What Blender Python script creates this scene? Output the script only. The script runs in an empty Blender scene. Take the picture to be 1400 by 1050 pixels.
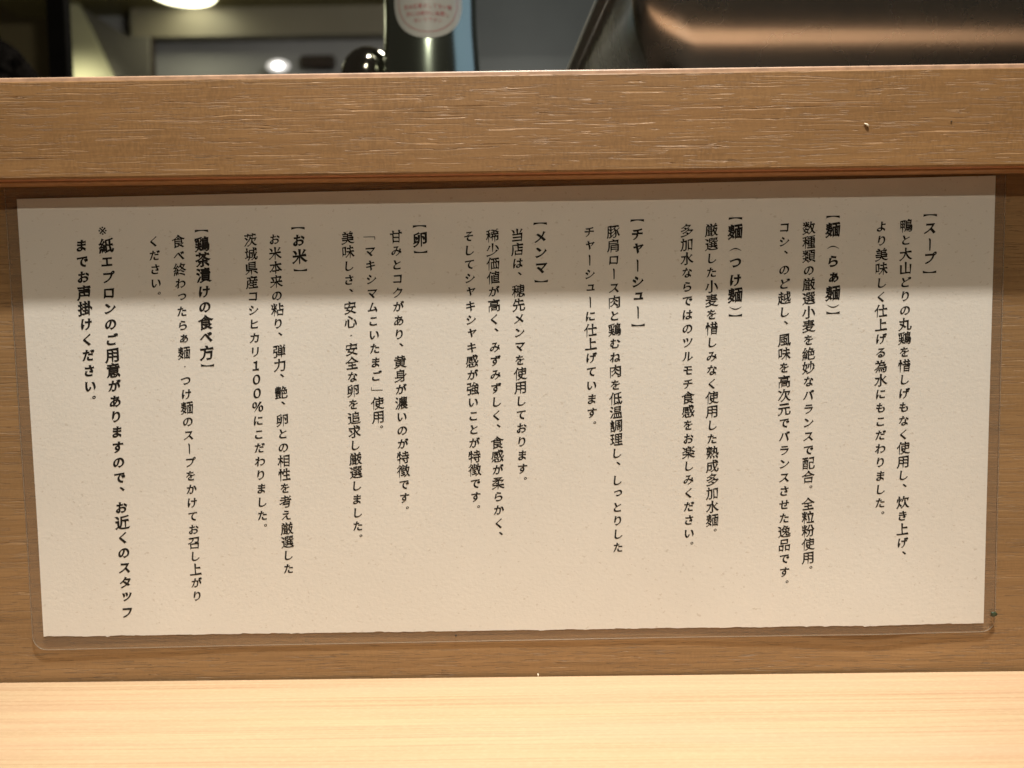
import bpy, bmesh, math, random
from mathutils import Vector, Matrix
random.seed(7)
S = bpy.context.scene
COL = S.collection

# ---------------------------------------------------------------- camera
PITCH, ROLL, YAW, CAM_Z, CAM_D = 0.0694064, 0.0130432, 0.0036616, 0.1526207, 0.338
cam_data = bpy.data.cameras.new('camera')
cam_data.sensor_width = 36.0
cam_data.lens = 1080.0 / 1400.0 * 36.0
cam_data.clip_start = 0.01
cam_data.clip_end = 50
cam_data.dof.use_dof = True
cam_data.dof.focus_distance = 0.335
cam_data.dof.aperture_fstop = 7.2
cam = bpy.data.objects.new('camera', cam_data)
COL.objects.link(cam)
cp, sp, cw, sw = math.cos(PITCH), math.sin(PITCH), math.cos(YAW), math.sin(YAW)
right = Vector((cw, sw, 0)); fwd = Vector((-sw*cp, cw*cp, -sp)); up = right.cross(fwd)
right2 = math.cos(ROLL)*right - math.sin(ROLL)*up
up2 = right2.cross(fwd)
M = Matrix((right2, up2, -fwd)).transposed().to_4x4()
M.translation = Vector((0, -CAM_D, CAM_Z))
cam.matrix_world = M
S.camera = cam

# ---------------------------------------------------------------- world, exposure
W = bpy.data.worlds.new('World'); S.world = W; W.use_nodes = True
bgn = W.node_tree.nodes['Background']
bgn.inputs[0].default_value = (1.0, 0.86, 0.70, 1)
bgn.inputs[1].default_value = 0.032
S.view_settings.view_transform = 'Standard'
S.view_settings.look = 'None'
S.view_settings.exposure = 0.0
S.view_settings.gamma = 1.0
S.cycles.max_bounces = 10
S.cycles.transparent_max_bounces = 12

# ---------------------------------------------------------------- lamps
def lamp(name, kind, loc, power, color, radius, aim=None, spot=None, blend=.3, size_y=None):
    d = bpy.data.lights.new(name, kind)
    d.energy = power; d.color = color
    if kind == 'AREA':
        d.shape = 'DISK' if size_y is None else 'RECTANGLE'; d.size = radius
        if size_y: d.size_y = size_y
    else:
        d.shadow_soft_size = radius
    if kind == 'SPOT':
        d.spot_size = math.radians(spot); d.spot_blend = blend
    o = bpy.data.objects.new(name, d); COL.objects.link(o); o.location = loc
    if aim is not None:
        o.rotation_euler = (Vector(aim)-Vector(loc)).to_track_quat('-Z', 'Y').to_euler()
    return o
LAMP_A = lamp('ceiling_downlight_lamp', 'SPOT', (0.10, -0.508, 2.10), 372, (1.0, .96, .87), .036, (0.0, .02, .05), 25, 1.0)
LAMP_B = lamp('room_downlight_lamp', 'SPOT', (-0.12, -2.0, 1.70), 55, (1.0, .96, .80), .012, (0, 0, .2), 50, .5)
LAMP_C = lamp('cool_reflection_fill', 'AREA', (0.45, .27, .62), .42, (.50, .70, 1.0), .60, (-.06, .25, .45), size_y=.36)  # unseen cool panel added to give the cylinder its blue reflection
LAMP_K = lamp('kitchen_fill_point', 'POINT', (.02, .62, .74), 10, (1.0, .95, .84), .05)  # unseen point added to light the far walls and steel door

# ---------------------------------------------------------------- helpers
def link(o, parent=None):
    COL.objects.link(o)
    if parent is not None: o.parent = parent
    return o
def tag(o, label=None, cat=None, group=None, kind=None):
    for k, v in (('label', label), ('category', cat), ('group', group), ('kind', kind)):
        if v: o[k] = v
    return o
def empty(name, loc=(0, 0, 0), rotz=0):
    o = bpy.data.objects.new(name, None); o.location = loc; o.rotation_euler = (0, 0, rotz)
    o.empty_display_size = .02
    return link(o)
def mesh(name, verts, faces, mat, parent=None, smooth=False, mats=None):
    m = bpy.data.meshes.new(name); m.from_pydata(verts, [], faces); m.update()
    o = bpy.data.objects.new(name, m)
    m.materials.append(mat)
    for x in mats or []: m.materials.append(x)
    if smooth:
        for p in m.polygons: p.use_smooth = True
    return link(o, parent)
def bm_obj(name, bm, mat, parent=None, smooth=False):
    m = bpy.data.meshes.new(name); bm.to_mesh(m); bm.free()
    m.materials.append(mat)
    if smooth:
        for p in m.polygons: p.use_smooth = True
    return link(bpy.data.objects.new(name, m), parent)
def box(name, lo, hi, mat, parent=None, bevel=0, seg=2):
    bm = bmesh.new()
    bmesh.ops.create_cube(bm, size=1)
    for v in bm.verts:
        v.co = Vector([lo[i] + (v.co[i]+.5)*(hi[i]-lo[i]) for i in range(3)])
    if bevel:
        bmesh.ops.bevel(bm, geom=bm.edges[:], offset=bevel, segments=seg, affect='EDGES', profile=.5)
    return bm_obj(name, bm, mat, parent)
def prism(name, pts_xz, y0, y1, mat, parent=None):
    n = len(pts_xz)
    v = [(x, y0, z) for x, z in pts_xz] + [(x, y1, z) for x, z in pts_xz]
    f = [list(range(n)), list(range(2*n-1, n-1, -1))] + [[i+n, (i+1) % n+n, (i+1) % n, i] for i in range(n)]
    o = mesh(name, v, f, mat, parent)
    bm = bmesh.new(); bm.from_mesh(o.data); bmesh.ops.recalc_face_normals(bm, faces=bm.faces); bm.to_mesh(o.data); bm.free()
    return o
def lathe(name, prof, mat, parent=None, seg=64, loc=(0, 0, 0)):
    v, f = [], []
    for r, z in prof:
        for k in range(seg):
            a = 2*math.pi*k/seg; v.append((r*math.cos(a)+loc[0], r*math.sin(a)+loc[1], z+loc[2]))
    for i in range(len(prof)-1):
        for k in range(seg):
            k2 = (k+1) % seg
            f.append([i*seg+k, i*seg+k2, (i+1)*seg+k2, (i+1)*seg+k])
    f.append(list(range(seg))[::-1]); f.append([(len(prof)-1)*seg+k for k in range(seg)])
    return mesh(name, v, f, mat, parent, smooth=True)
def tube(name, pts, r, mat, parent=None, seg=6, closed=False):
    v, f = [], []; n = len(pts)
    for i, p in enumerate(pts):
        a = Vector(pts[(i-1) % n] if (closed or i) else p); b = Vector(pts[(i+1) % n] if (closed or i < n-1) else p)
        t = (b-a).normalized(); u = t.cross(Vector((0, 1, 0)))
        if u.length < .2: u = t.cross(Vector((1, 0, 0)))
        u.normalize(); w = t.cross(u)
        for k in range(seg):
            q = Vector(p)+r*(math.cos(2*math.pi*k/seg)*u+math.sin(2*math.pi*k/seg)*w); v.append(tuple(q))
    for i in range(n if closed else n-1):
        j = (i+1) % n
        for k in range(seg):
            k2 = (k+1) % seg; f.append([i*seg+k, i*seg+k2, j*seg+k2, j*seg+k])
    return mesh(name, v, f, mat, parent, smooth=True)

# ---------------------------------------------------------------- materials
class NT:
    def __init__(s, name):
        s.m = bpy.data.materials.new(name); s.m.use_nodes = True
        s.t = s.m.node_tree; s.n = s.t.nodes; s.b = s.n['Principled BSDF']; s.out = s.n['Material Output']
    def N(s, typ, **kw):
        n = s.n.new(typ)
        for k, v in kw.items(): setattr(n, k, v)
        return n
    def L(s, a, b): s.t.links.new(a, b)
    def coords(s, scale, warp=None):
        tc = s.N('ShaderNodeTexCoord'); mp = s.N('ShaderNodeMapping')
        src = tc.outputs['Object']
        if warp:
            nz = s.N('ShaderNodeTexNoise'); nz.inputs['Scale'].default_value = warp[0]; nz.inputs['Detail'].default_value = 2
            s.L(src, nz.inputs['Vector'])
            sub = s.N('ShaderNodeVectorMath', operation='SUBTRACT'); sub.inputs[1].default_value = (.5, .5, .5)
            s.L(nz.outputs['Color'], sub.inputs[0])
            ml = s.N('ShaderNodeVectorMath', operation='MULTIPLY'); ml.inputs[1].default_value = warp[1]
            s.L(sub.outputs[0], ml.inputs[0])
            ad = s.N('ShaderNodeVectorMath', operation='ADD'); s.L(src, ad.inputs[0]); s.L(ml.outputs[0], ad.inputs[1])
            src = ad.outputs[0]
        mp.inputs['Scale'].default_value = scale
        s.L(src, mp.inputs['Vector'])
        return mp.outputs[0]
    def noise(s, vec, scale=1, detail=3, rough=.5):
        nz = s.N('ShaderNodeTexNoise'); nz.inputs['Scale'].default_value = scale
        nz.inputs['Detail'].default_value = detail; nz.inputs['Roughness'].default_value = rough
        s.L(vec, nz.inputs['Vector']); return nz.outputs['Fac']
    def ramp(s, fac, stops, interp='LINEAR'):
        r = s.N('ShaderNodeValToRGB'); cr = r.color_ramp; cr.interpolation = interp
        while len(cr.elements) < len(stops): cr.elements.new(.5)
        for e, (p, c) in zip(cr.elements, stops):
            e.position = p; e.color = (c if hasattr(c, '__len__') else (c, c, c))[:3] + (1,) if hasattr(c, '__len__') else (c, c, c, 1)
        s.L(fac, r.inputs[0]); return r.outputs[0]
    def mix(s, fac, a, b, mode='MIX'):
        m = s.N('ShaderNodeMix', data_type='RGBA', blend_type=mode)
        for sock, v in ((m.inputs[0], fac), (m.inputs[6], a), (m.inputs[7], b)):
            if hasattr(v, 'is_linked'): s.L(v, sock)
            elif hasattr(v, '__len__'): sock.default_value = tuple(v)[:3] + (1,)
            else: sock.default_value = v
        return m.outputs[2]
    def math(s, op, a, b=0.0):
        m = s.N('ShaderNodeMath', operation=op)
        for sock, v in ((m.inputs[0], a), (m.inputs[1], b)):
            if hasattr(v, 'is_linked'): s.L(v, sock)
            else: sock.default_value = v
        return m.outputs[0]
    def bump(s, height, strength, dist, chain=None):
        b = s.N('ShaderNodeBump'); b.inputs['Strength'].default_value = strength; b.inputs['Distance'].default_value = dist
        s.L(height, b.inputs['Height'])
        if chain is not None: s.L(chain, b.inputs['Normal'])
        return b.outputs['Normal']

def plain(name, color, rough=.5, metal=0.0, var=.15, vscale=30, bump=0, bscale=200, coat=0, spec=.5):
    n = NT(name)
    f = n.noise(n.coords((1, 1, 1)), vscale, 4)
    lo = tuple(c*(1-var) for c in color); hi = tuple(min(1, c*(1+var)) for c in color)
    n.L(n.ramp(f, [(.3, lo), (.7, hi)]), n.b.inputs['Base Color'])
    n.b.inputs['Roughness'].default_value = rough; n.b.inputs['Metallic'].default_value = metal
    n.b.inputs['Coat Weight'].default_value = coat; n.b.inputs['Specular IOR Level'].default_value = spec
    if bump:
        n.L(n.bump(n.noise(n.coords((1, 1, 1)), bscale, 3), 1, bump), n.b.inputs['Normal'])
    return n.m

def laminate(name, c0, c1, seed=0., dash=.61, relief=.00028, fleck=.2, dark_grain=.25, pale=.5):
    n = NT(name)
    v = n.coords((4, 4, 300), (14, (0, 0, .006)))
    g1 = n.noise(v, 1, 4, .6)
    v2 = n.coords((9, 9, 1300), (30, (0, 0, .0035)))
    g2 = n.noise(v2, 1, 3, .55)
    base = n.mix(n.ramp(g1, [(.32, 0.), (.68, 1.)]), c0, c1)
    base = n.mix(n.math('MULTIPLY', n.ramp(g2, [(.36, 1.), (.6, 0.)]), dark_grain), base, tuple(c*.6 for c in c0))
    # short slanting flecks across the grain
    vf = n.coords((1, 1, 1), (220, (.002, 0, .004)))
    mp = n.N('ShaderNodeMapping'); mp.inputs['Rotation'].default_value = (0, .35, 0); mp.inputs['Scale'].default_value = (1050, 1050, 330)
    n.L(vf, mp.inputs['Vector'])
    fl = n.noise(mp.outputs[0], 1, 2, .5)
    patch = n.ramp(n.noise(n.coords((40, 40, 90)), 1, 3), [(.38, .3), (.62, 1.)])
    base = n.mix(n.math('MULTIPLY', n.math('MULTIPLY', n.ramp(fl, [(.40, 1.), (.62, 0.)]), patch), fleck), base, tuple(c*.62 for c in c0))
    # embossed pores: sparse thin dashes, pale inside
    def dashes(sx, sz, th, off):
        vd = n.coords((sx, sx, sz), (60, (0, 0, .0011)))
        ad = n.N('ShaderNodeVectorMath', operation='ADD'); n.L(vd, ad.inputs[0]); ad.inputs[1].default_value = (seed+off, seed*2.3+off, seed*1.7+off)
        return n.ramp(n.noise(ad.outputs[0], 1, 1.2, .4), [(th, 0.), (th+.045, 1.)])
    d1 = dashes(38, 1700, dash, 0.)
    d2 = dashes(85, 2300, dash+.02, 5.3)
    gate = n.ramp(n.noise(n.coords((18, 18, 95)), 1, 2), [(.38, .2), (.52, 1.)])
    h = n.math('MAXIMUM', n.math('MULTIPLY', d1, gate), n.math('MULTIPLY', d2, .7))
    base = n.mix(n.math('MULTIPLY', h, pale), base, tuple(min(1, c*1.55+.04) for c in c1))
    tone = n.ramp(n.noise(n.coords((5, 5, 28)), 1, 4), [(.3, .86), (.7, 1.08)])
    base = n.mix(1.0, base, tone, 'MULTIPLY')
    n.L(base, n.b.inputs['Base Color'])
    nb = n.bump(h, 1.0, -relief)
    fine = n.noise(n.coords((900, 900, 1400)), 1, 3)
    nb = n.bump(fine, 1.0, .00005, nb)
    n.L(nb, n.b.inputs['Normal'])
    n.b.inputs['Roughness'].default_value = .5
    n.b.inputs['Specular IOR Level'].default_value = .35
    return n.m

M_rail = laminate('wood_laminate_rail', (.295, .150, .055), (.355, .190, .074), 3.1, .64, .00048, .42, .36, .45)
M_panel = laminate('wood_laminate_panel', (.285, .160, .068), (.37, .218, .099), 11.7, .635, .00058, .20, .45, .28)
M_edge_red = plain('plywood_red_edge', (.40, .16, .07), .55, vscale=300)
M_edge_or = plain('plywood_orange_edge', (.34, .17, .075), .5, vscale=260)
M_core = plain('plywood_core_edge', (.50, .31, .20), .45, var=.2, vscale=220)

def make_table_mat():
    n = NT('maple_tabletop')
    v = n.coords((3.2, 130, 130), (9, (0, .006, 0)))
    g = n.noise(v, 2.2, 6, .65)
    v2 = n.coords((1.6, 1300, 1300), (8, (0, .003, 0)))
    g2 = n.noise(v2, 1, 4, .6)
    base = n.mix(n.ramp(g, [(.3, 0.), (.7, 1.)]), (.465, .312, .188), (.55, .405, .240))
    base = n.mix(n.math('MULTIPLY', n.ramp(g2, [(.38, 1.), (.52, 0.)]), .50), base, (.34, .19, .10))
    pk = n.ramp(n.noise(n.coords((5, 40, 40), (6, (0, .01, 0))), 1, 3), [(.42, 0.), (.6, 1.)])
    base = n.mix(n.math('MULTIPLY', pk, .5), base, (.575, .365, .235))
    ch = n.noise(n.coords((420, 1300, 1300), (120, (.003, .0012, 0))), 1, 2)
    base = n.mix(n.math('MULTIPLY', n.ramp(ch, [(.5, 0.), (.66, 1.)]), .13), base, (.76, .60, .38))
    n.L(base, n.b.inputs['Base Color'])
    n.b.inputs['Roughness'].default_value = .42
    n.L(n.bump(g2, 1, .00004), n.b.inputs['Normal'])
    return n.m
M_table = make_table_mat()

def make_paper_mat():
    n = NT('washi_grain_paper')
    f = n.noise(n.coords((1, 1, 1.3)), 640, 2, .5)
    big = n.noise(n.coords((1, 1, 1)), 18, 3)
    base = n.mix(n.ramp(big, [(.3, 0.), (.7, 1.)]), (.765, .745, .725), (.80, .78, .76))
    sp_ = n.ramp(n.noise(n.coords((1, 1, 1.6)), 520, 2), [(.27, 1.), (.33, 0.)])
    base = n.mix(n.math('MULTIPLY', sp_, .35), base, (.45, .38, .31))
    n.L(base, n.b.inputs['Base Color'])
    n.b.inputs['Roughness'].default_value = .75
    n.L(n.bump(f, 1.0, .00006), n.b.inputs['Normal'])
    return n.m
M_paper = make_paper_mat()

def make_film(name, haze, gloss, col=(.62, .52, .42), tint=(.95, .93, .90)):
    n = NT(name); n.n.remove(n.b)
    tr = n.N('ShaderNodeBsdfTransparent'); tr.inputs[0].default_value = tint + (1,)
    df = n.N('ShaderNodeBsdfDiffuse'); df.inputs[0].default_value = col + (1,)
    gl = n.N('ShaderNodeBsdfGlossy'); gl.inputs['Roughness'].default_value = .22
    nzv = n.noise(n.coords((1, 1, 1)), 420, 2)
    bmp = n.bump(nzv, 1, .00006); n.L(bmp, gl.inputs['Normal'])
    m1 = n.N('ShaderNodeMixShader'); m1.inputs[0].default_value = haze
    n.L(tr.outputs[0], m1.inputs[1]); n.L(df.outputs[0], m1.inputs[2])
    m2 = n.N('ShaderNodeMixShader')
    lw = n.N('ShaderNodeLayerWeight'); lw.inputs['Blend'].default_value = .5
    refl = n.math('ADD', n.math('MULTIPLY', n.math('POWER', lw.outputs['Facing'], 5.0), gloss), .010)
    n.L(refl, m2.inputs[0]); n.L(m1.outputs[0], m2.inputs[1]); n.L(gl.outputs[0], m2.inputs[2])
    n.L(m2.outputs[0], n.out.inputs['Surface'])
    return n.m
M_film = make_film('laminating_film', .008, .35)
M_film_back = make_film('laminating_film_back', .14, .25)
M_film_edge = make_film('laminating_film_edge', .14, .45, (.8, .72, .62), (.84, .80, .74))  # pale haze stands in for the highlight along the film edge
M_ink = plain('black_ink', (.012, .010, .009), .55, var=.05)
M_ink.node_tree.nodes['Principled BSDF'].inputs['Specular IOR Level'].default_value = .2

def steel(name, col, rough, stretch=(1, 1, 60), var=.12, smudge=.10):
    n = NT(name)
    g = n.noise(n.coords(tuple(6*s for s in stretch)), 1, 4)
    sm = n.noise(n.coords((1, 1, 1)), 26, 4, .6)
    n.L(n.ramp(g, [(.3, tuple(c*(1-var) for c in col)), (.7, col)]), n.b.inputs['Base Color'])
    n.b.inputs['Metallic'].default_value = 1
    n.L(n.math('ADD', n.math('MULTIPLY', sm, smudge), rough-smudge*.5), n.b.inputs['Roughness'])
    return n.m
M_pan = steel('brushed_pan_steel', (.60, .55, .47), .27)
M_rim = steel('pan_rim_steel', (.75, .70, .63), .38)
M_chrome = steel('polished_cylinder_steel', (.42, .47, .38), .18, (20, 20, 1), .05, .04)
M_knob = steel('dark_chrome', (.35, .33, .27), .08, (1, 1, 1), .05, .02)
M_ledge = plain('dark_ledge', (.012, .009, .007), .6, spec=.1)

# ================================================================ counter: tabletop, panel, rail
TZ, PZ = -.0012, .2157
table = box('tabletop', (-.62, -.21, -.032), (.62, TZ, .0006), M_table, bevel=.0006)
tag(table, kind='structure')
panel = box('counter_wall', (-.62, 0, -.032), (.62, .012, PZ), M_panel)
tag(panel, 'brown wood grain laminate panel standing upright behind the notice', 'wall')
rail = empty('counter_rail', (0, 0, PZ))
tag(rail, 'thick horizontal wood grain rail overhanging the panel above the notice', 'rail')
def rbox(name, lo, hi, mat, bev, seg=2):
    return box(name, (lo[0], lo[1], lo[2]-PZ), (hi[0], hi[1], hi[2]-PZ), mat, rail, bev, seg)
rbox('front_board', (-.62, -.0140, .21575), (.62, -.0120, .2543), M_rail, .0006)
rbox('core_board', (-.62, -.0118, .2166), (.62, .022, .2566), M_core, .0006)
rbox('lower_strip', (-.62, -.0085, .2150), (.62, -.0004, .21655), M_edge_or, .0003)
rbox('backing_edge', (-.62, -.01195, .2158), (.62, -.0087, .21655), M_edge_red, 0)
rbox('reflection_dark_skin', (-.62, .0221, .20), (.62, .0235, .2560), M_ledge, .0003)  # unseen dark sheet added to keep the pan's lower reflection dark
ledge = box('kitchen_ledge', (-.62, .0238, .235), (.62, .42, .2525), M_ledge)
tag(ledge, kind='structure')

# ================================================================ the laminated notice
def sstep(a, b, x):
    t = max(0., min(1., (x-a)/(b-a))); return t*t*(3-2*t)
CURL = [(-.26, 1.2), (-.212, 1.15), (-.165, .85), (-.12, .42), (-.03, .48), (.06, .50), (.11, .95), (.155, 1.6), (.19, .85), (.21, .8), (.26, .8)]
def gap(x, z):
    c = CURL[0][1]
    for (x0, g0), (x1, g1) in zip(CURL, CURL[1:]):
        if x0 <= x <= x1: c = g0+(g1-g0)*sstep(x0, x1, x)
    w = 1-sstep(.015, .075, z)
    return (.55*(1-w) + c*w) * .001
# paper corners (m) on the panel
TL, TR_, BR, BL = (-.2092, .2101), (.2029, .2142), (.2031, .0220), (-.2077, .0210)
notice = empty('laminated_notice', (0, 0, 0))
tag(notice, 'cream laminated paper notice with vertical Japanese writing on the wood panel', 'notice')
rg = random.Random(3)
NX, NZ = 520, 36
jit = [0.]
for i in range(NX):
    jit.append(jit[-1]*.80 + rg.gauss(0, .000045))
for k in range(60):                                   # little tear steps of a hand cut
    i = rg.randrange(NX); l = rg.randrange(2, 12); a = rg.gauss(0, .00020)
    for j in range(i, min(NX, i+l)): jit[j] += a*(1-(j-i)/l)
v, f = [], []
for i in range(NX+1):
    u = i/NX
    bx, bz = BL[0]+(BR[0]-BL[0])*u, BL[1]+(BR[1]-BL[1])*u + jit[i] - .0004*math.sin(math.pi*u)
    tx, tz = TL[0]+(TR_[0]-TL[0])*u, TL[1]+(TR_[1]-TL[1])*u
    for j in range(NZ+1):
        t = j/NZ; t = t**1.25
        x = bx+(tx-bx)*t; z = bz+(tz-bz)*t
        v.append((x, -gap(x, z)-.00012, z))
for i in range(NX):
    for j in range(NZ):
        a = i*(NZ+1)+j; f.append([a, a+NZ+1, a+NZ+2, a+1])
n0 = len(v)
v += [(x, y+.00010, z) for x, y, z in v]              # back face of the sheet
f += [[q+n0 for q in reversed(q4)] for q4 in list(f)]
def rimq(a, b): f.append([b, a, a+n0, b+n0])
for i in range(NX):
    rimq(i*(NZ+1), (i+1)*(NZ+1)); rimq((i+1)*(NZ+1)+NZ, i*(NZ+1)+NZ)
for j in range(NZ):
    rimq(j+1, j); rimq(NX*(NZ+1)+j, NX*(NZ+1)+j+1)
mesh('paper', v, f, M_paper, notice, smooth=False)

# film: rounded-corner sheets, wider than the paper
FZ0L, FZ0R, FZT = .0148, .0180, .2146
def fx(z, side):
    if side < 0: x = -.2142 + (z-.21)*(.0016/-.195); 
    else: x = .2082 - (z-.018)*(.0010/.19)
    return x
RC = .0062
rows = sorted(set([0, .0002, .0005, .0009, .0014, .002, .0027, .0035, .0045, .0054, RC] + [.009+.004*i for i in range(48)]))
def film_point(u, s):
    # u in -1..1 across, s height above the bottom edge
    s0 = 0
    if s < RC: s0 = RC-math.sqrt(max(0, RC*RC-(RC-s)**2))
    zc = (FZ0L+FZ0R)/2+s
    xl, xr = fx(zc, -1)+s0, fx(zc, 1)-s0
    x = xl+(xr-xl)*(u+1)/2
    zb = FZ0L+(FZ0R-FZ0L)*((x+.2142)/.4224)
    z = zb+s*(FZT-zb)/(FZT-(FZ0L+FZ0R)/2) if s >= RC else zb+s
    return x, min(z, FZT)
NU = 120
def film_sheet(name, off, mat):
    v, f = [], []
    rr = [r for r in rows if r <= FZT-(FZ0L+FZ0R)/2]+[FZT-(FZ0L+FZ0R)/2]
    for s in rr:
        for k in range(NU+1):
            x, z = film_point(-1+2*k/NU, s); v.append((x, -gap(x, z)-off, z))
    for i in range(len(rr)-1):
        for k in range(NU):
            a = i*(NU+1)+k; f.append([a, a+1, a+NU+2, a+NU+1])
    return mesh(name, v, f, mat, notice, smooth=True), rr
film, rr = film_sheet('plastic_film', .00030, M_film)
film_sheet('plastic_backing', -.00006, M_film_back)
edge = [film_point(-1, s) for s in reversed(rr[1:])] + [film_point(-1+2*k/NU, 0) for k in range(NU+1)] + [film_point(1, s) for s in rr[1:]]
def strip(name, pts, w, y_front, y_back, mat):
    # sealed rim of the pouch: a thin closed band following the outline
    v, f = [], []
    n = len(pts)
    for i, (x, z) in enumerate(pts):
        a = pts[max(0, i-1)]; b = pts[min(n-1, i+1)]
        t = Vector((b[0]-a[0], b[1]-a[1])).normalized(); nn = Vector((-t.y, t.x))
        xi, zi = x+nn.x*w, z+nn.y*w
        g = gap(x, z)
        v += [(x, -g-y_front+.00004, z), (xi, -g-y_front-.00003, zi), (xi, -g-y_back, zi), (x, -g-y_back, z)]
    for i in range(n-1):
        for k in range(4):
            a = i*4+k; b = i*4+(k+1) % 4; f.append([a, b, b+4, a+4])
    return mesh(name, v, f, mat, notice, smooth=True)
strip('film_edge', edge, .00035, .00036, -.00010, M_film_edge)

# ---------------------------------------------------------------- lettering
BODY=[
('鴨と大山どりの丸鶏を惜しげもなく使用し、炊き上げ、',0,(165.77, 193.89),(167.02, 58.12),24),
('より美味しく仕上げる為水にもこだわりました。',0,(155.47, 193.75),(157.1, 75.67),21),
('数種類の厳選小麦を絶妙なバランスで配合。全粒粉使用。',0,(124.88, 193.52),(126.29, 52.04),25),
('コシ、のど越し、風味を高次元でバランスさせた逸品です。',0,(114.47, 193.93),(116.05, 45.82),26),
('厳選した小麦を惜しみなく使用した熟成多加水麺。',0,(83.77, 193.24),(84.77, 68.97),22),
('多加水ならではのツルモチ食感をお楽しみください。',0,(73.35, 193.2),(74.67, 63.31),23),
('豚肩ロース肉と鶏むね肉を低温調理し、しっとりした',0,(42.37, 193.09),(43.87, 57.5),24),
('チャーシューに仕上げています。',0,(32.22, 193.11),(32.9, 116.4),14),
('当店は、穂先メンマを使用しております。',0,(1.78, 192.17),(2.8, 92.53),18),
('稀少価値が高く、みずみずしく、食感が柔らかく、',0,(-8.63, 192.13),(-7.63, 68.73),22),
('そしてシャキシャキ感が強いことが特徴です。',0,(-18.67, 191.98),(-17.57, 80.49),20),
('甘みとコクがあり、黄身が濃いのが特徴です。',0,(-49.41, 192.24),(-48.37, 80.4),20),
('「マキシマムこいたまご」使用。',0,(-60.79, 192.06),(-58.82, 115.77),14),
('美味しさ、安心・安全な卵を追求し厳選しました。',0,(-69.92, 192.0),(-68.87, 68.29),22),
('お米本来の粘り、弾力、艶、卵との相性を考え厳選した',0,(-100.86, 191.8),(-99.56, 49.84),25),
('茨城県産コシヒカリ１００％にこだわりました。',0,(-111.11, 191.66),(-110.1, 73.46),21),
('食べ終わったらぁ麺・つけ麺のスープをかけてお召し上がり',0,(-141.65, 191.45),(-139.93, 38.17),27),
('ください。',0,(-152.05, 191.59),(-151.87, 174.07),4),
('※紙エプロンのご用意がありますので、お近くのスタッフ',1,(-172.38, 196.66),(-170.75, 31.35),26),
('までお声掛けください。',1,(-182.87, 190.25),(-182.05, 130.57),10),
]
HEADS=[
('【スープ】',[(175.81, 198.1), (175.87, 192.84), (175.94, 186.0), (176.0, 180.25), (176.07, 174.45)]),
('【麺（らぁ麺）】',[(134.94, 198.01), (135.02, 192.65), (135.13, 185.32), (135.22, 179.5), (135.33, 172.44), (135.42, 166.07), (135.51, 160.54), (135.55, 157.79)]),
('【麺（つけ麺）】',[(93.84, 197.89), (93.88, 192.41), (93.93, 184.95), (93.96, 179.56), (94.01, 172.09), (94.05, 165.78), (94.09, 160.22), (94.11, 157.28)]),
('【チャーシュー】',[(52.49, 197.59), (52.53, 191.92), (52.57, 185.62), (52.61, 178.79), (52.66, 171.96), (52.7, 165.61), (52.74, 159.03), (52.77, 153.66)]),
('【メンマ】',[(11.55, 196.83), (11.59, 191.34), (11.64, 184.85), (11.69, 178.47), (11.73, 172.75)]),
('【卵】',[(-39.43, 196.38), (-39.31, 190.98), (-39.19, 185.71)]),
('【お米】',[(-90.81, 196.28), (-90.67, 191.2), (-90.48, 184.46), (-90.32, 178.77)]),
('【鶏茶漬けの食べ方】',[(-131.66, 195.69), (-131.63, 190.18), (-131.59, 183.68), (-131.56, 177.1), (-131.52, 170.22), (-131.49, 163.79), (-131.45, 157.12), (-131.42, 150.99), (-131.38, 144.23), (-131.35, 138.88)]),
]

KANA_SMALL = 'っゃゅょぁぃぅぇぉャュョッァィゥェォ'
def is_kana(c): return '\u3041' <= c <= '\u30ff'
def glyph_contours(ch):
    cu = bpy.data.curves.new('glyph_source', 'FONT'); cu.body = ch; cu.size = 1
    o = bpy.data.objects.new('glyph_source', cu); COL.objects.link(o)
    dg = bpy.context.evaluated_depsgraph_get()
    c2 = o.to_curve(dg)
    res = []
    for s in c2.splines:
        if s.type != 'BEZIER':
            res.append([Vector((p.co[0], p.co[1])) for p in s.points]); continue
        P = s.bezier_points; n = len(P); pts = []
        for i in range(n):
            a, b = P[i], P[(i+1) % n]
            p0, p1, p2, p3 = a.co, a.handle_right, b.handle_left, b.co
            straight = abs((p3-p0).cross(p1-p0).z) < 1e-5 and abs((p3-p0).cross(p2-p0).z) < 1e-5
            for k in range(1 if straight else 5):
                t = k/5
                q = p0*(1-t)**3+p1*3*t*(1-t)**2+p2*3*t*t*(1-t)+p3*t**3
                pts.append(Vector((q.x, q.y)))
        out = []
        for p in pts:
            if not out or (p-out[-1]).length > 1e-4: out.append(p)
        if len(out) > 1 and (out[0]-out[-1]).length < 1e-4: out.pop()
        if len(out) > 2: res.append(out)
    o.to_curve_clear(); bpy.data.objects.remove(o); bpy.data.curves.remove(cu)
    return res
def area(p):
    return sum(p[i].x*p[(i+1) % len(p)].y-p[(i+1) % len(p)].x*p[i].y for i in range(len(p)))/2
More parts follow.
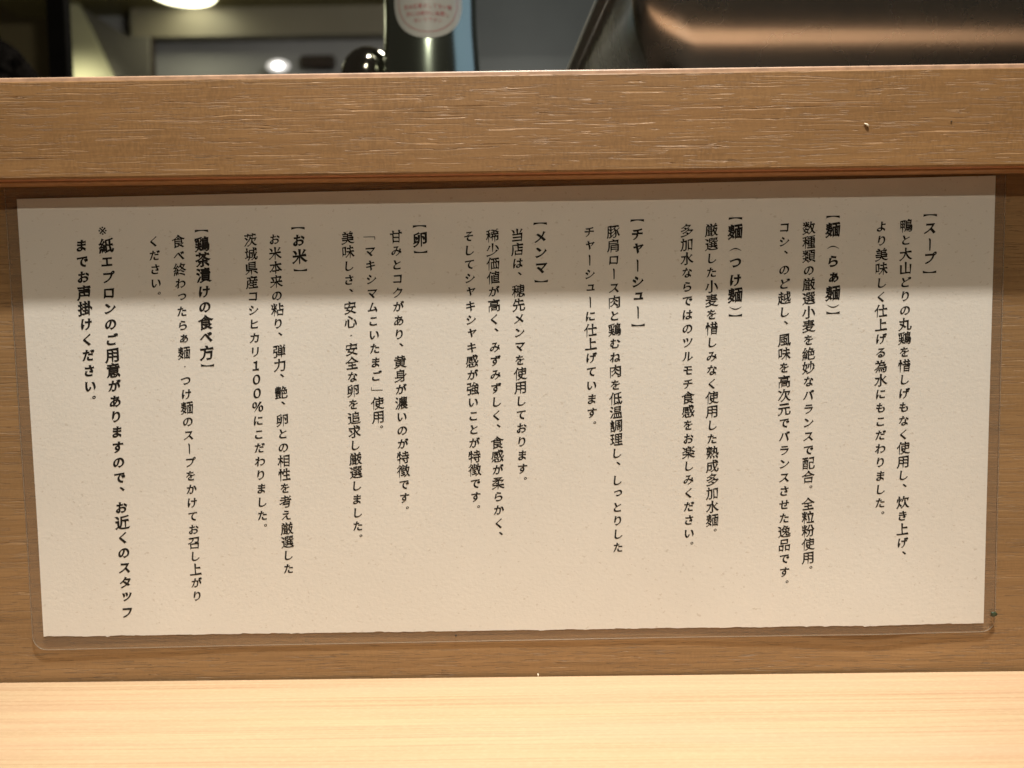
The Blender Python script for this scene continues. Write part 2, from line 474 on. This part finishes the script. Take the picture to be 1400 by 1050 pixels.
def brush(cs, bold, kana):
    if not cs: return cs
    big = max(cs, key=lambda p: abs(area(p)))
    if area(big) < 0: cs = [p[::-1] for p in cs]
    out = []
    w0 = (.041 if bold else .027) if kana else (.033 if bold else .019)
    nib = .044 if kana else .032
    thin = .0 if kana else .006
    for p in cs:
        n = len(p)
        turn = []
        for i in range(n):
            a = (p[i]-p[i-1]); b = (p[(i+1) % n]-p[i])
            turn.append(math.atan2(a.x*b.y-a.y*b.x, a.dot(b)))
        mv = [Vector((0, 0)) for _ in p]
        used = set()
        for i in range(n):
            j = (i+1) % n
            L = (p[j]-p[i]).length
            if .035 < L < .115 and turn[i] > .8 and turn[j] > .8 and i not in used and j not in used:
                A, B = p[i], p[j]; e = (B-A)/L; d = Vector((e.y, -e.x)); mid = (A+B)/2
                used |= {i, j}
                if d.x > .8: mv[i] += Vector((.010, -.040)); mv[j] += Vector((-.060, .020))
                elif d.x < -.8: mv[i] += Vector((-.020, .028)); mv[j] += Vector((.040, .004))
                elif d.y > .8: mv[j] += Vector((-.034, .036)); mv[i] += Vector((.018, -.034))
                elif d.y < -.8: mv[i] += Vector((.024, -.030)); mv[j] += Vector((-.022, .022))
                elif d.y < -.25 and d.x < 0: mv[i] += (mid-A)*.75+d*.03; mv[j] += (mid-B)*.75+d*.03
                elif d.y < -.25: mv[i] += Vector((-.03, -.004)); mv[j] += Vector((.02, .0))
                else: mv[i] += (mid-A)*.5+d*.02; mv[j] += (mid-B)*.5+d*.02
        for i in range(n):
            if i in used: continue
            if turn[i] > 1.2:
                a = (p[i]-p[i-1]).normalized(); b = (p[(i+1) % n]-p[i]).normalized()
                o = (a-b).normalized()
                if o.x > .3 and o.y > .3: mv[i] += Vector((.006, .020))       # pressed shoulder
                elif o.x < -.3 and o.y > .3: mv[i] += Vector((-.012, .012))
        q = []
        for i in range(n):
            a = (p[i]-p[i-1]).normalized(); b = (p[(i+1) % n]-p[i]).normalized()
            n1 = Vector((a.y, -a.x)); n2 = Vector((b.y, -b.x)); nn = n1+n2
            if nn.length < .3: nn = n1
            else: nn = nn/max(.5, nn.length_squared/2)
            tt = (a+b) if (a+b).length > .1 else a
            th = math.atan2(tt.y, tt.x)
            ay = abs(math.cos(th))
            off = w0 + nib*(abs(math.sin(th-math.radians(38)))-.7) - thin*ay*ay
            q.append(p[i]+mv[i]+nn*off)
        # subdivide long edges, round corners once
        r = []
        for i in range(len(q)):
            a, b = q[i], q[(i+1) % len(q)]; L = (b-a).length; k = 3 if L > .09 else 1
            if k == 3: r += [a, a+(b-a)*(.022/L), b-(b-a)*(.022/L)]
            else: r.append(a)
        s = []
        for i in range(len(r)):
            a, b = r[i], r[(i+1) % len(r)]
            if (b-a).length > .04: s += [a+(b-a)*.08, a+(b-a)*.92]
            else: s += [a*.75+b*.25, a*.25+b*.75]
        if kana:
            s = [w for i in range(len(s)) for w in (s[i]*.8+s[(i+1) % len(s)]*.2, s[i]*.2+s[(i+1) % len(s)]*.8)]
        out.append(s)
    return out
def poly_glyph(*ps): return [[Vector(q) for q in p] for p in ps]
def arc_pts(x0, x1, zend, zmid, n=12):
    return [(x0+(x1-x0)*i/n, zend+(zmid-zend)*math.sin(math.pi*i/n)) for i in range(n+1)]
SPECIAL = {
 'ー': poly_glyph([(-.075, .40), (.03, .37), (.062, .28), (.052, -.2), (.040, -.36), (.005, -.43), (-.038, -.36), (-.042, .18)]),
 '【': poly_glyph([(.43, .075), (-.43, .075), (-.44, -.10)] + arc_pts(-.40, .40, -.07, .005) + [(.44, -.10)]),
 '（': poly_glyph(arc_pts(-.42, .42, -.11, .10) + arc_pts(-.41, .41, -.12, .025)[::-1][1:-1]),
 '「': poly_glyph([(-.42, .06), (.43, .06), (.43, -.17), (.385, -.17), (.385, .010), (-.42, .010)]),
}
for a, b in (('】', '【'), ('）', '（'), ): SPECIAL[a] = [[Vector((q.x, -q.y)) for q in p][::-1] for p in SPECIAL[b]]
SPECIAL['」'] = [[Vector((-q.x, -q.y)) for q in p] for p in SPECIAL['「']]
_cache = {}
def glyph(ch, bold):
    """outline centred on its cell, in em"""
    key = (ch, bold)
    if key in _cache: return _cache[key]
    if ch in SPECIAL:
        g = [[q*1.0 for q in p] for p in SPECIAL[ch]]
    else:
        kana = is_kana(ch) or ch in '１０％'
        cs = glyph_contours(ch)
        if ch != '※': cs = brush(cs, bold, kana)
        elif area(max(cs, key=lambda p: abs(area(p)))) < 0: cs = [p[::-1] for p in cs]
        xs = [q.x for p in cs for q in p]; ys = [q.y for p in cs for q in p]
        if ch in '、。・' or ch in KANA_SMALL:
            cx, cy = (min(xs)+max(xs))/2, (min(ys)+max(ys))/2
        else: cx, cy = .5, .38
        sc = .81 if kana else .98
        tx, ty = 0, 0
        if ch == '、': sc, tx, ty = .85, .13, .24
        if ch == '。': sc, tx, ty = .62, .20, .27
        if ch == '・': sc = .38
        if ch in KANA_SMALL: sc, tx, ty = .82, .05, .04
        if ch in '１０％': sc, tx = .92, 0
        if ch == '１': sc = .88
        rise = .11 if not kana else .06
        g = []
        for p in cs:
            pp = []
            for q in p:
                x, y = q.x-cx, q.y-cy
                if ch not in '。・※': y += rise*x
                if kana and ch not in '。、・': x += .09*y
                pp.append(Vector((x*sc+tx, y*sc+ty)))
            g.append(pp)
    _cache[key] = fill(g)
    return _cache[key]
from mathutils.geometry import delaunay_2d_cdt
def fill(g):
    """triangulate a set of outlines with the non-zero winding rule"""
    vs, es = [], []
    for p in g:
        n0 = len(vs); n = len(p)
        vs += [Vector((q.x, q.y)) for q in p]
        es += [(n0+i, n0+(i+1) % n) for i in range(n)]
    ov, oe, of, _, _, _ = delaunay_2d_cdt(vs, es, [], 0, 1e-6)
    segs = [(a.x, a.y, b.x, b.y) for p in g for a, b in zip(p, p[1:]+p[:1])]
    keep = []
    for t in of:
        cx = sum(ov[i].x for i in t)/3; cy = sum(ov[i].y for i in t)/3
        w = 0
        for x0, y0, x1, y1 in segs:
            if (y0 <= cy) != (y1 <= cy):
                if x0+(cy-y0)*(x1-x0)/(y1-y0) > cx: w += 1 if y1 > y0 else -1
        if w > 0 or (w < 0 and len(g) == 1): keep.append(tuple(t))
    return [(q.x, q.y) for q in ov], keep
ROT = -.009744
EM, EMB = 5.80, 6.55
def text_line(items, bold, em):
    v, f = [], []
    for ch, x, z in items:
        gv, gf = glyph(ch, bold); b = len(v)
        for gx, gy in gv:
            # small turn of the whole sheet on the panel
            px = gx*em*math.cos(-ROT)-gy*em*math.sin(-ROT); pz = gx*em*math.sin(-ROT)+gy*em*math.cos(-ROT)
            X, Z = (x+px)*.001, (z+pz)*.001
            v.append((X, -gap(X, Z)-.00018, Z))
        f += [tuple(q+b for q in poly) for poly in gf]
    return mesh('text_line', v, f, M_ink, notice)
for t, k, a, b, n in BODY:
    it = [(ch, a[0]+(b[0]-a[0])*i/(n-1), a[1]+(b[1]-a[1])*i/(n-1)) for i, ch in enumerate(t)]
    text_line(it, bool(k), EMB if k else EM)
for t, pts in HEADS:
    text_line([(ch, p[0], p[1]) for ch, p in zip(t, pts)], True, EMB)

# small marks and crumbs
def lump(name, loc, size, mat, seed, rough=.35, sub=2):
    bm = bmesh.new(); bmesh.ops.create_icosphere(bm, subdivisions=sub, radius=1)
    r = random.Random(seed)
    for q in bm.verts:
        k = 1+r.uniform(-rough, rough); q.co = Vector((q.co.x*size[0]*k, q.co.y*size[1]*k, q.co.z*size[2]*k))
    o = bm_obj(name, bm, mat, None, True); o.location = loc; return o
M_green = plain('dried_green_onion', (.035, .050, .022), .5, vscale=900)
M_chip = plain('pale_chip', (.85, .74, .58), .5)
M_speck = plain('dark_speck', (.05, .03, .015), .6)
tag(lump('food_speck', (.2068, -.0018, .0262), (.0013, .0005, .0011), M_green, 5), 'dark green dried scrap stuck to lower right corner of the film', 'food scrap')
c = lump('wood_chip', (.1425, -.0143, .2325), (.0013, .00035, .0005), M_chip, 8, .3, 1); c.rotation_euler = (0, math.radians(38), 0)
tag(c, 'tiny pale splinter chip standing out on the right of the rail', 'chip')
tag(lump('dust_speck', (.1765, -.0142, .2335), (.0004, .0002, .0003), M_speck, 9, .3, 1), 'small brown speck on the rail right of the pale chip', 'speck')
tag(lump('dirt_speck', (-.0272, -.0011, .0192), (.0006, .0002, .0006), M_speck, 4, .3, 1), 'black speck on the film just under the paper edge', 'speck')
tag(lump('crumb', (.0085, -.0010, .0010), (.0004, .0004, .0010), M_chip, 2, .3, 1), 'tiny pale crumb where the panel meets the tabletop', 'crumb')

# ================================================================ steel pan on the ledge (right)
pan = empty('steel_pan', (.0610, .045, .2527), math.radians(4.0))
tag(pan, 'large brushed stainless steel food pan standing behind the rail at right', 'food pan')
PW, PD, PH, CRN = .42, .24, .0830, .022
def rrect(x0, y0, x1, y1, r, n=10):
    pts = []
    for cx, cy, a0 in ((x0+r, y0+r, 180), (x1-r, y0+r, 270), (x1-r, y1-r, 0), (x0+r, y1-r, 90)):
        for k in range(n+1):
            a = math.radians(a0+90*k/n); pts.append((cx+r*math.cos(a), cy+r*math.sin(a)))
    return pts
def dense(pts, L=.02):
    out = []
    for i, p in enumerate(pts):
        q = pts[(i+1) % len(pts)]; d = math.dist(p, q); k = max(1, int(d/L))
        out += [(p[0]+(q[0]-p[0])*j/k, p[1]+(q[1]-p[1])*j/k) for j in range(k)]
    return out
RB = .058
prof = []                                            # (inset, height)
prof.append((.052, 0)); prof.append((.0515, .004))
for k in range(0, 19):
    a = math.radians(78*(1-k/18)); prof.append((.060*(1-math.cos(a)), .0675-.060*math.sin(a)))
prof += [(-.0004, .076), (-.0008, PH)]
v, f = [], []
base = None
for ins, z in prof:
    ring = dense(rrect(0, 0, PW, PD, CRN), .02) if base is None else None
    if base is None: base = ring
    r_ = []
    for (x, y) in base:
        # shrink towards the axis by the inset, keeping rounded corners
        sx = (x-PW/2)/(PW/2); sy = (y-PD/2)/(PD/2)
        r_.append((PW/2+sx*(PW/2-ins), PD/2+sy*(PD/2-ins), z))
    v += r_
nb_ = len(base)
for i in range(len(prof)-1):
    for k in range(nb_):
        k2 = (k+1) % nb_; f.append([i*nb_+k, i*nb_+k2, (i+1)*nb_+k2, (i+1)*nb_+k])
f.append(list(range(nb_))[::-1])
mesh('pan_body', v, f, M_pan, pan, smooth=True)
# rolled flange round the top
outer = dense(rrect(-.008, -.008, PW+.008, PD+.008, CRN+.006), .02)
v, f = [], []
prs = [(0, PH+.0006), (.0, PH+.0016), (-.9, PH+.0016), (-1, PH+.0006), (-1.06, PH-.0016), (-1.0, PH-.0030), (-.92, PH-.0022), (-.86, PH+.0002)]
for (x, y) in outer:
    cx, cy = min(max(x, .02), PW-.02), min(max(y, .02), PD-.02)
    dv = Vector((x-cx, y-cy)); L = dv.length; dn = dv/L
    for t, z in prs:
        q = Vector((cx, cy))+dn*(L-.0085+(-t)*.0085); v.append((q.x, q.y, z))
npf = len(prs); no = len(outer)
for i in range(no):
    j = (i+1) % no
    for k in range(npf):
        k2 = (k+1) % npf; f.append([i*npf+k, j*npf+k, j*npf+k2, i*npf+k2])
mesh('rim', v, f, M_rim, pan, smooth=False)

# ================================================================ polished cylinder with round sticker
bot = empty('metal_cylinder', (-.0575, .25, .2525))
tag(bot, 'shiny metal cylinder with round red printed sticker behind the rail', 'metal container')
pr = [(.033, 0), (.0352, .002), (.0355, .05), (.0352, .085), (.0342, .100), (.0333, .114), (.0330, .130), (.0332, .16), (.0335, .20), (.030, .207), (.012, .210)]
lathe('cylinder_body', pr, M_chrome, bot, 96)
lathe('seam_band', [(.0358, .040), (.0362, .041), (.0362, .046), (.0358, .047)], M_knob, bot, 96)
M_stk = plain('sticker_shaded_white', (.30, .29, .25), .25, var=.04, coat=.6)  # white, and the red below, lowered to carry shade on the sticker
M_red = plain('sticker_red_print', (.26, .035, .035), .4, var=.05)
def on_cyl(x, z, r=.0332):
    a = x/r; return (r*math.sin(a+STA), -r*math.cos(a+STA), z)
STA = .04
SZ, SR = .1245, .0256
def disc(name, r0, r1, rr_, mat):
    v, f = [], []; n = 72; m = 8
    for i in range(m+1):
        q = r0+(r1-r0)*i/m
        for k in range(n):
            a = 2*math.pi*k/n; v.append(on_cyl(q*math.cos(a), SZ+q*math.sin(a), rr_))
    for i in range(m):
        for k in range(n): f.append([i*n+k, i*n+(k+1) % n, (i+1)*n+(k+1) % n, (i+1)*n+k])
    o = mesh(name, v, f, mat, bot, smooth=True); return o
disc('sticker', .0001, SR, .0345, M_stk)
disc('sticker_ring', .0212, .0216, .03458, M_red)
v, f = [], []
for txt, zc, em in (('防水処置のしてない場', SZ-.0042, .0034), ('所には絶対に設置し', SZ-.0090, .0034), ('ないで下さい', SZ-.0134, .0033), ('設置上の注意', SZ+.0035, .0034)):
    for i, ch in enumerate(txt):
        cs = glyph_contours(ch); big_ = max(cs, key=lambda p: abs(area(p))); cs = cs if area(big_) > 0 else [p[::-1] for p in cs]; gv, gf = fill(cs); b = len(v)
        x0 = (i-(len(txt)-1)/2)*em*1.0
        v += [on_cyl(x0+(gx-.5)*em, zc+(gy-.38)*em, .03460) for gx, gy in gv]; f += [tuple(q+b for q in p) for p in gf]
mesh('sticker_text', v, f, M_red, bot)

# dark chrome dome beside the cylinder
dome = lathe('chrome_dome', [(.019, 0), (.0195, .06), (.0200, .082)] + [(.0200*math.cos(math.radians(a)), .088+.021*math.sin(math.radians(a))) for a in (0, 15, 30, 42, 55, 68, 80)] + [(.0012, .1092)], M_knob, None, 56)
dome.location = (-.1055, .262, .2527)
tag(dome, 'dark chrome dome with bright highlights left of the metal cylinder', 'lid knob')

# ================================================================ kitchen behind
M_post = plain('black_post_paint', (.006, .005, .004), .7, spec=.05)
M_olive = plain('dark_olive_wall', (.20, .16, .075), .8, var=.1, vscale=3)
M_cream = plain('cream_lit_wall', (.60, .58, .36), .7, var=.06, vscale=4)
M_grey = plain('grey_brown_panel', (.15, .14, .115), .6, var=.08, vscale=5)
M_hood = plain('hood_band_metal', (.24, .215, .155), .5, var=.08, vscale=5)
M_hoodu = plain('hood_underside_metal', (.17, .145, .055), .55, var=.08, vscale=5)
M_wall = plain('far_wall_steel', (.33, .33, .325), .55, var=.1, vscale=4)
M_fridge = plain('blue_grey_steel_door', (.115, .130, .135), .45, var=.1, vscale=6)
M_brown = plain('dark_brown_post', (.035, .022, .014), .6)
M_fuzz = plain('dark_mottled_cloth', (.010, .0085, .0075), .95, spec=.0, var=.85, vscale=120, bump=.004, bscale=240)
def emis(name, col, st):
    n = NT(name); n.b.inputs['Base Color'].default_value = (.8, .8, .8, 1)
    n.b.inputs['Emission Color'].default_value = col+(1,); n.b.inputs['Emission Strength'].default_value = st
    return n.m
YW = 1.60
post = box('black_post', (-.4786, .50, 0), (-.4595, .512, .80), M_post, bevel=.001)
tag(post, 'upright black post at left behind the rail', 'post')
w = box('left_wall', (-2.4, 1.72, 0), (-1.00, 1.76, 1.3), M_olive)
tag(w, kind='structure')
w = box('back_wall', (-1.03, 1.645, 0), (.9, 1.70, 1.1), M_wall); tag(w, kind='structure')
w = prism('cream_light_wedge', [(-1.045, .3), (-.90, .3), (-.925, .70), (-.942, .764), (-.985, .865), (-1.015, .931), (-1.045, .931)], 1.572, 1.578, M_cream)  # outline follows a pool of light; the cream carries its brightness
tag(w, 'pale cream panel shaped as a pool of light on the wall beside the black post', 'side panel')
w = prism('grey_partition', [(-1.04, .3), (-.873, .3), (-.857, .854), (-.905, .8545), (-1.02, .93), (-1.035, .93)], 1.58, 1.595, M_grey)
tag(w, 'grey brown partition panel between cream panel and thin dark post', 'partition')
w = box('thin_post', (-.871, 1.60, .3), (-.857, 1.615, .860), M_brown); tag(w, 'thin dark brown post below the hood band', 'post')
hood = empty('range_hood', (0, YW, .864)); tag(hood, 'wide olive grey hood band above the far wall with round lamp', 'range hood')
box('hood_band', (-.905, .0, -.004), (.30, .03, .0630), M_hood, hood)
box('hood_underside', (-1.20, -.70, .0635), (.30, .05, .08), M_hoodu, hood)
hl = lathe('hood_lamp', [(.073, 0), (.075, .002), (.075, .006)], emis('hood_lamp_glow', (1.0, .97, .66), 5), hood, 48)
hl.location = (-.747, -.085, .0590)
LAMP_W = lamp('cream_panel_fill', 'SPOT', (-.86, 1.22, .90), 17, (1.0, .97, .74), .04, (-1.03, 1.56, .70), 32, .9)  # unseen spot added to brighten the cream panel
LAMP_H = lamp('hood_light', 'SPOT', (-.74, 1.49, .905), .5, (1, .95, .66), .06, (-.95, 1.50, .3), 150, .6)
sl = empty('small_spotlight', (-.5517, 1.58, .7822)); tag(sl, 'small bright white spotlight glowing low on the far wall', 'spotlight')
def xlathe(name, prof, mat):
    o = lathe(name, prof, mat, sl, 32); o.rotation_euler = (math.radians(90), 0, 0); o.scale = (1, .55, 1); return o
xlathe('bulb', [(.011, .0), (.010, .004), (.004, .010)], emis('spotlight_bulb', (1, .97, .92), 8))
xlathe('reflector_ring', [(.026, -.006), (.028, -.002), (.024, -.001)], emis('spotlight_ring', (1, .95, .88), .55))
w = box('steel_door', (-.12, 1.50, 0), (.9, 1.54, 1.4), M_fridge, bevel=.004)
tag(w, 'plain blue grey steel door between the cylinder and the pan', 'equipment door')
w = box('pipe_bar', (-.511, 1.615, .789), (-.425, 1.635, .820), M_brown, bevel=.008); tag(w, 'blurred dark bar on the far wall right of the spotlight', 'bar')
fz = lump('dark_bundle', (-.475, .36, .325), (.078, .05, .088), M_fuzz, 12, .10, 4)
tag(fz, 'dark mottled fuzzy bundle in the left corner behind the rail', 'bundle')
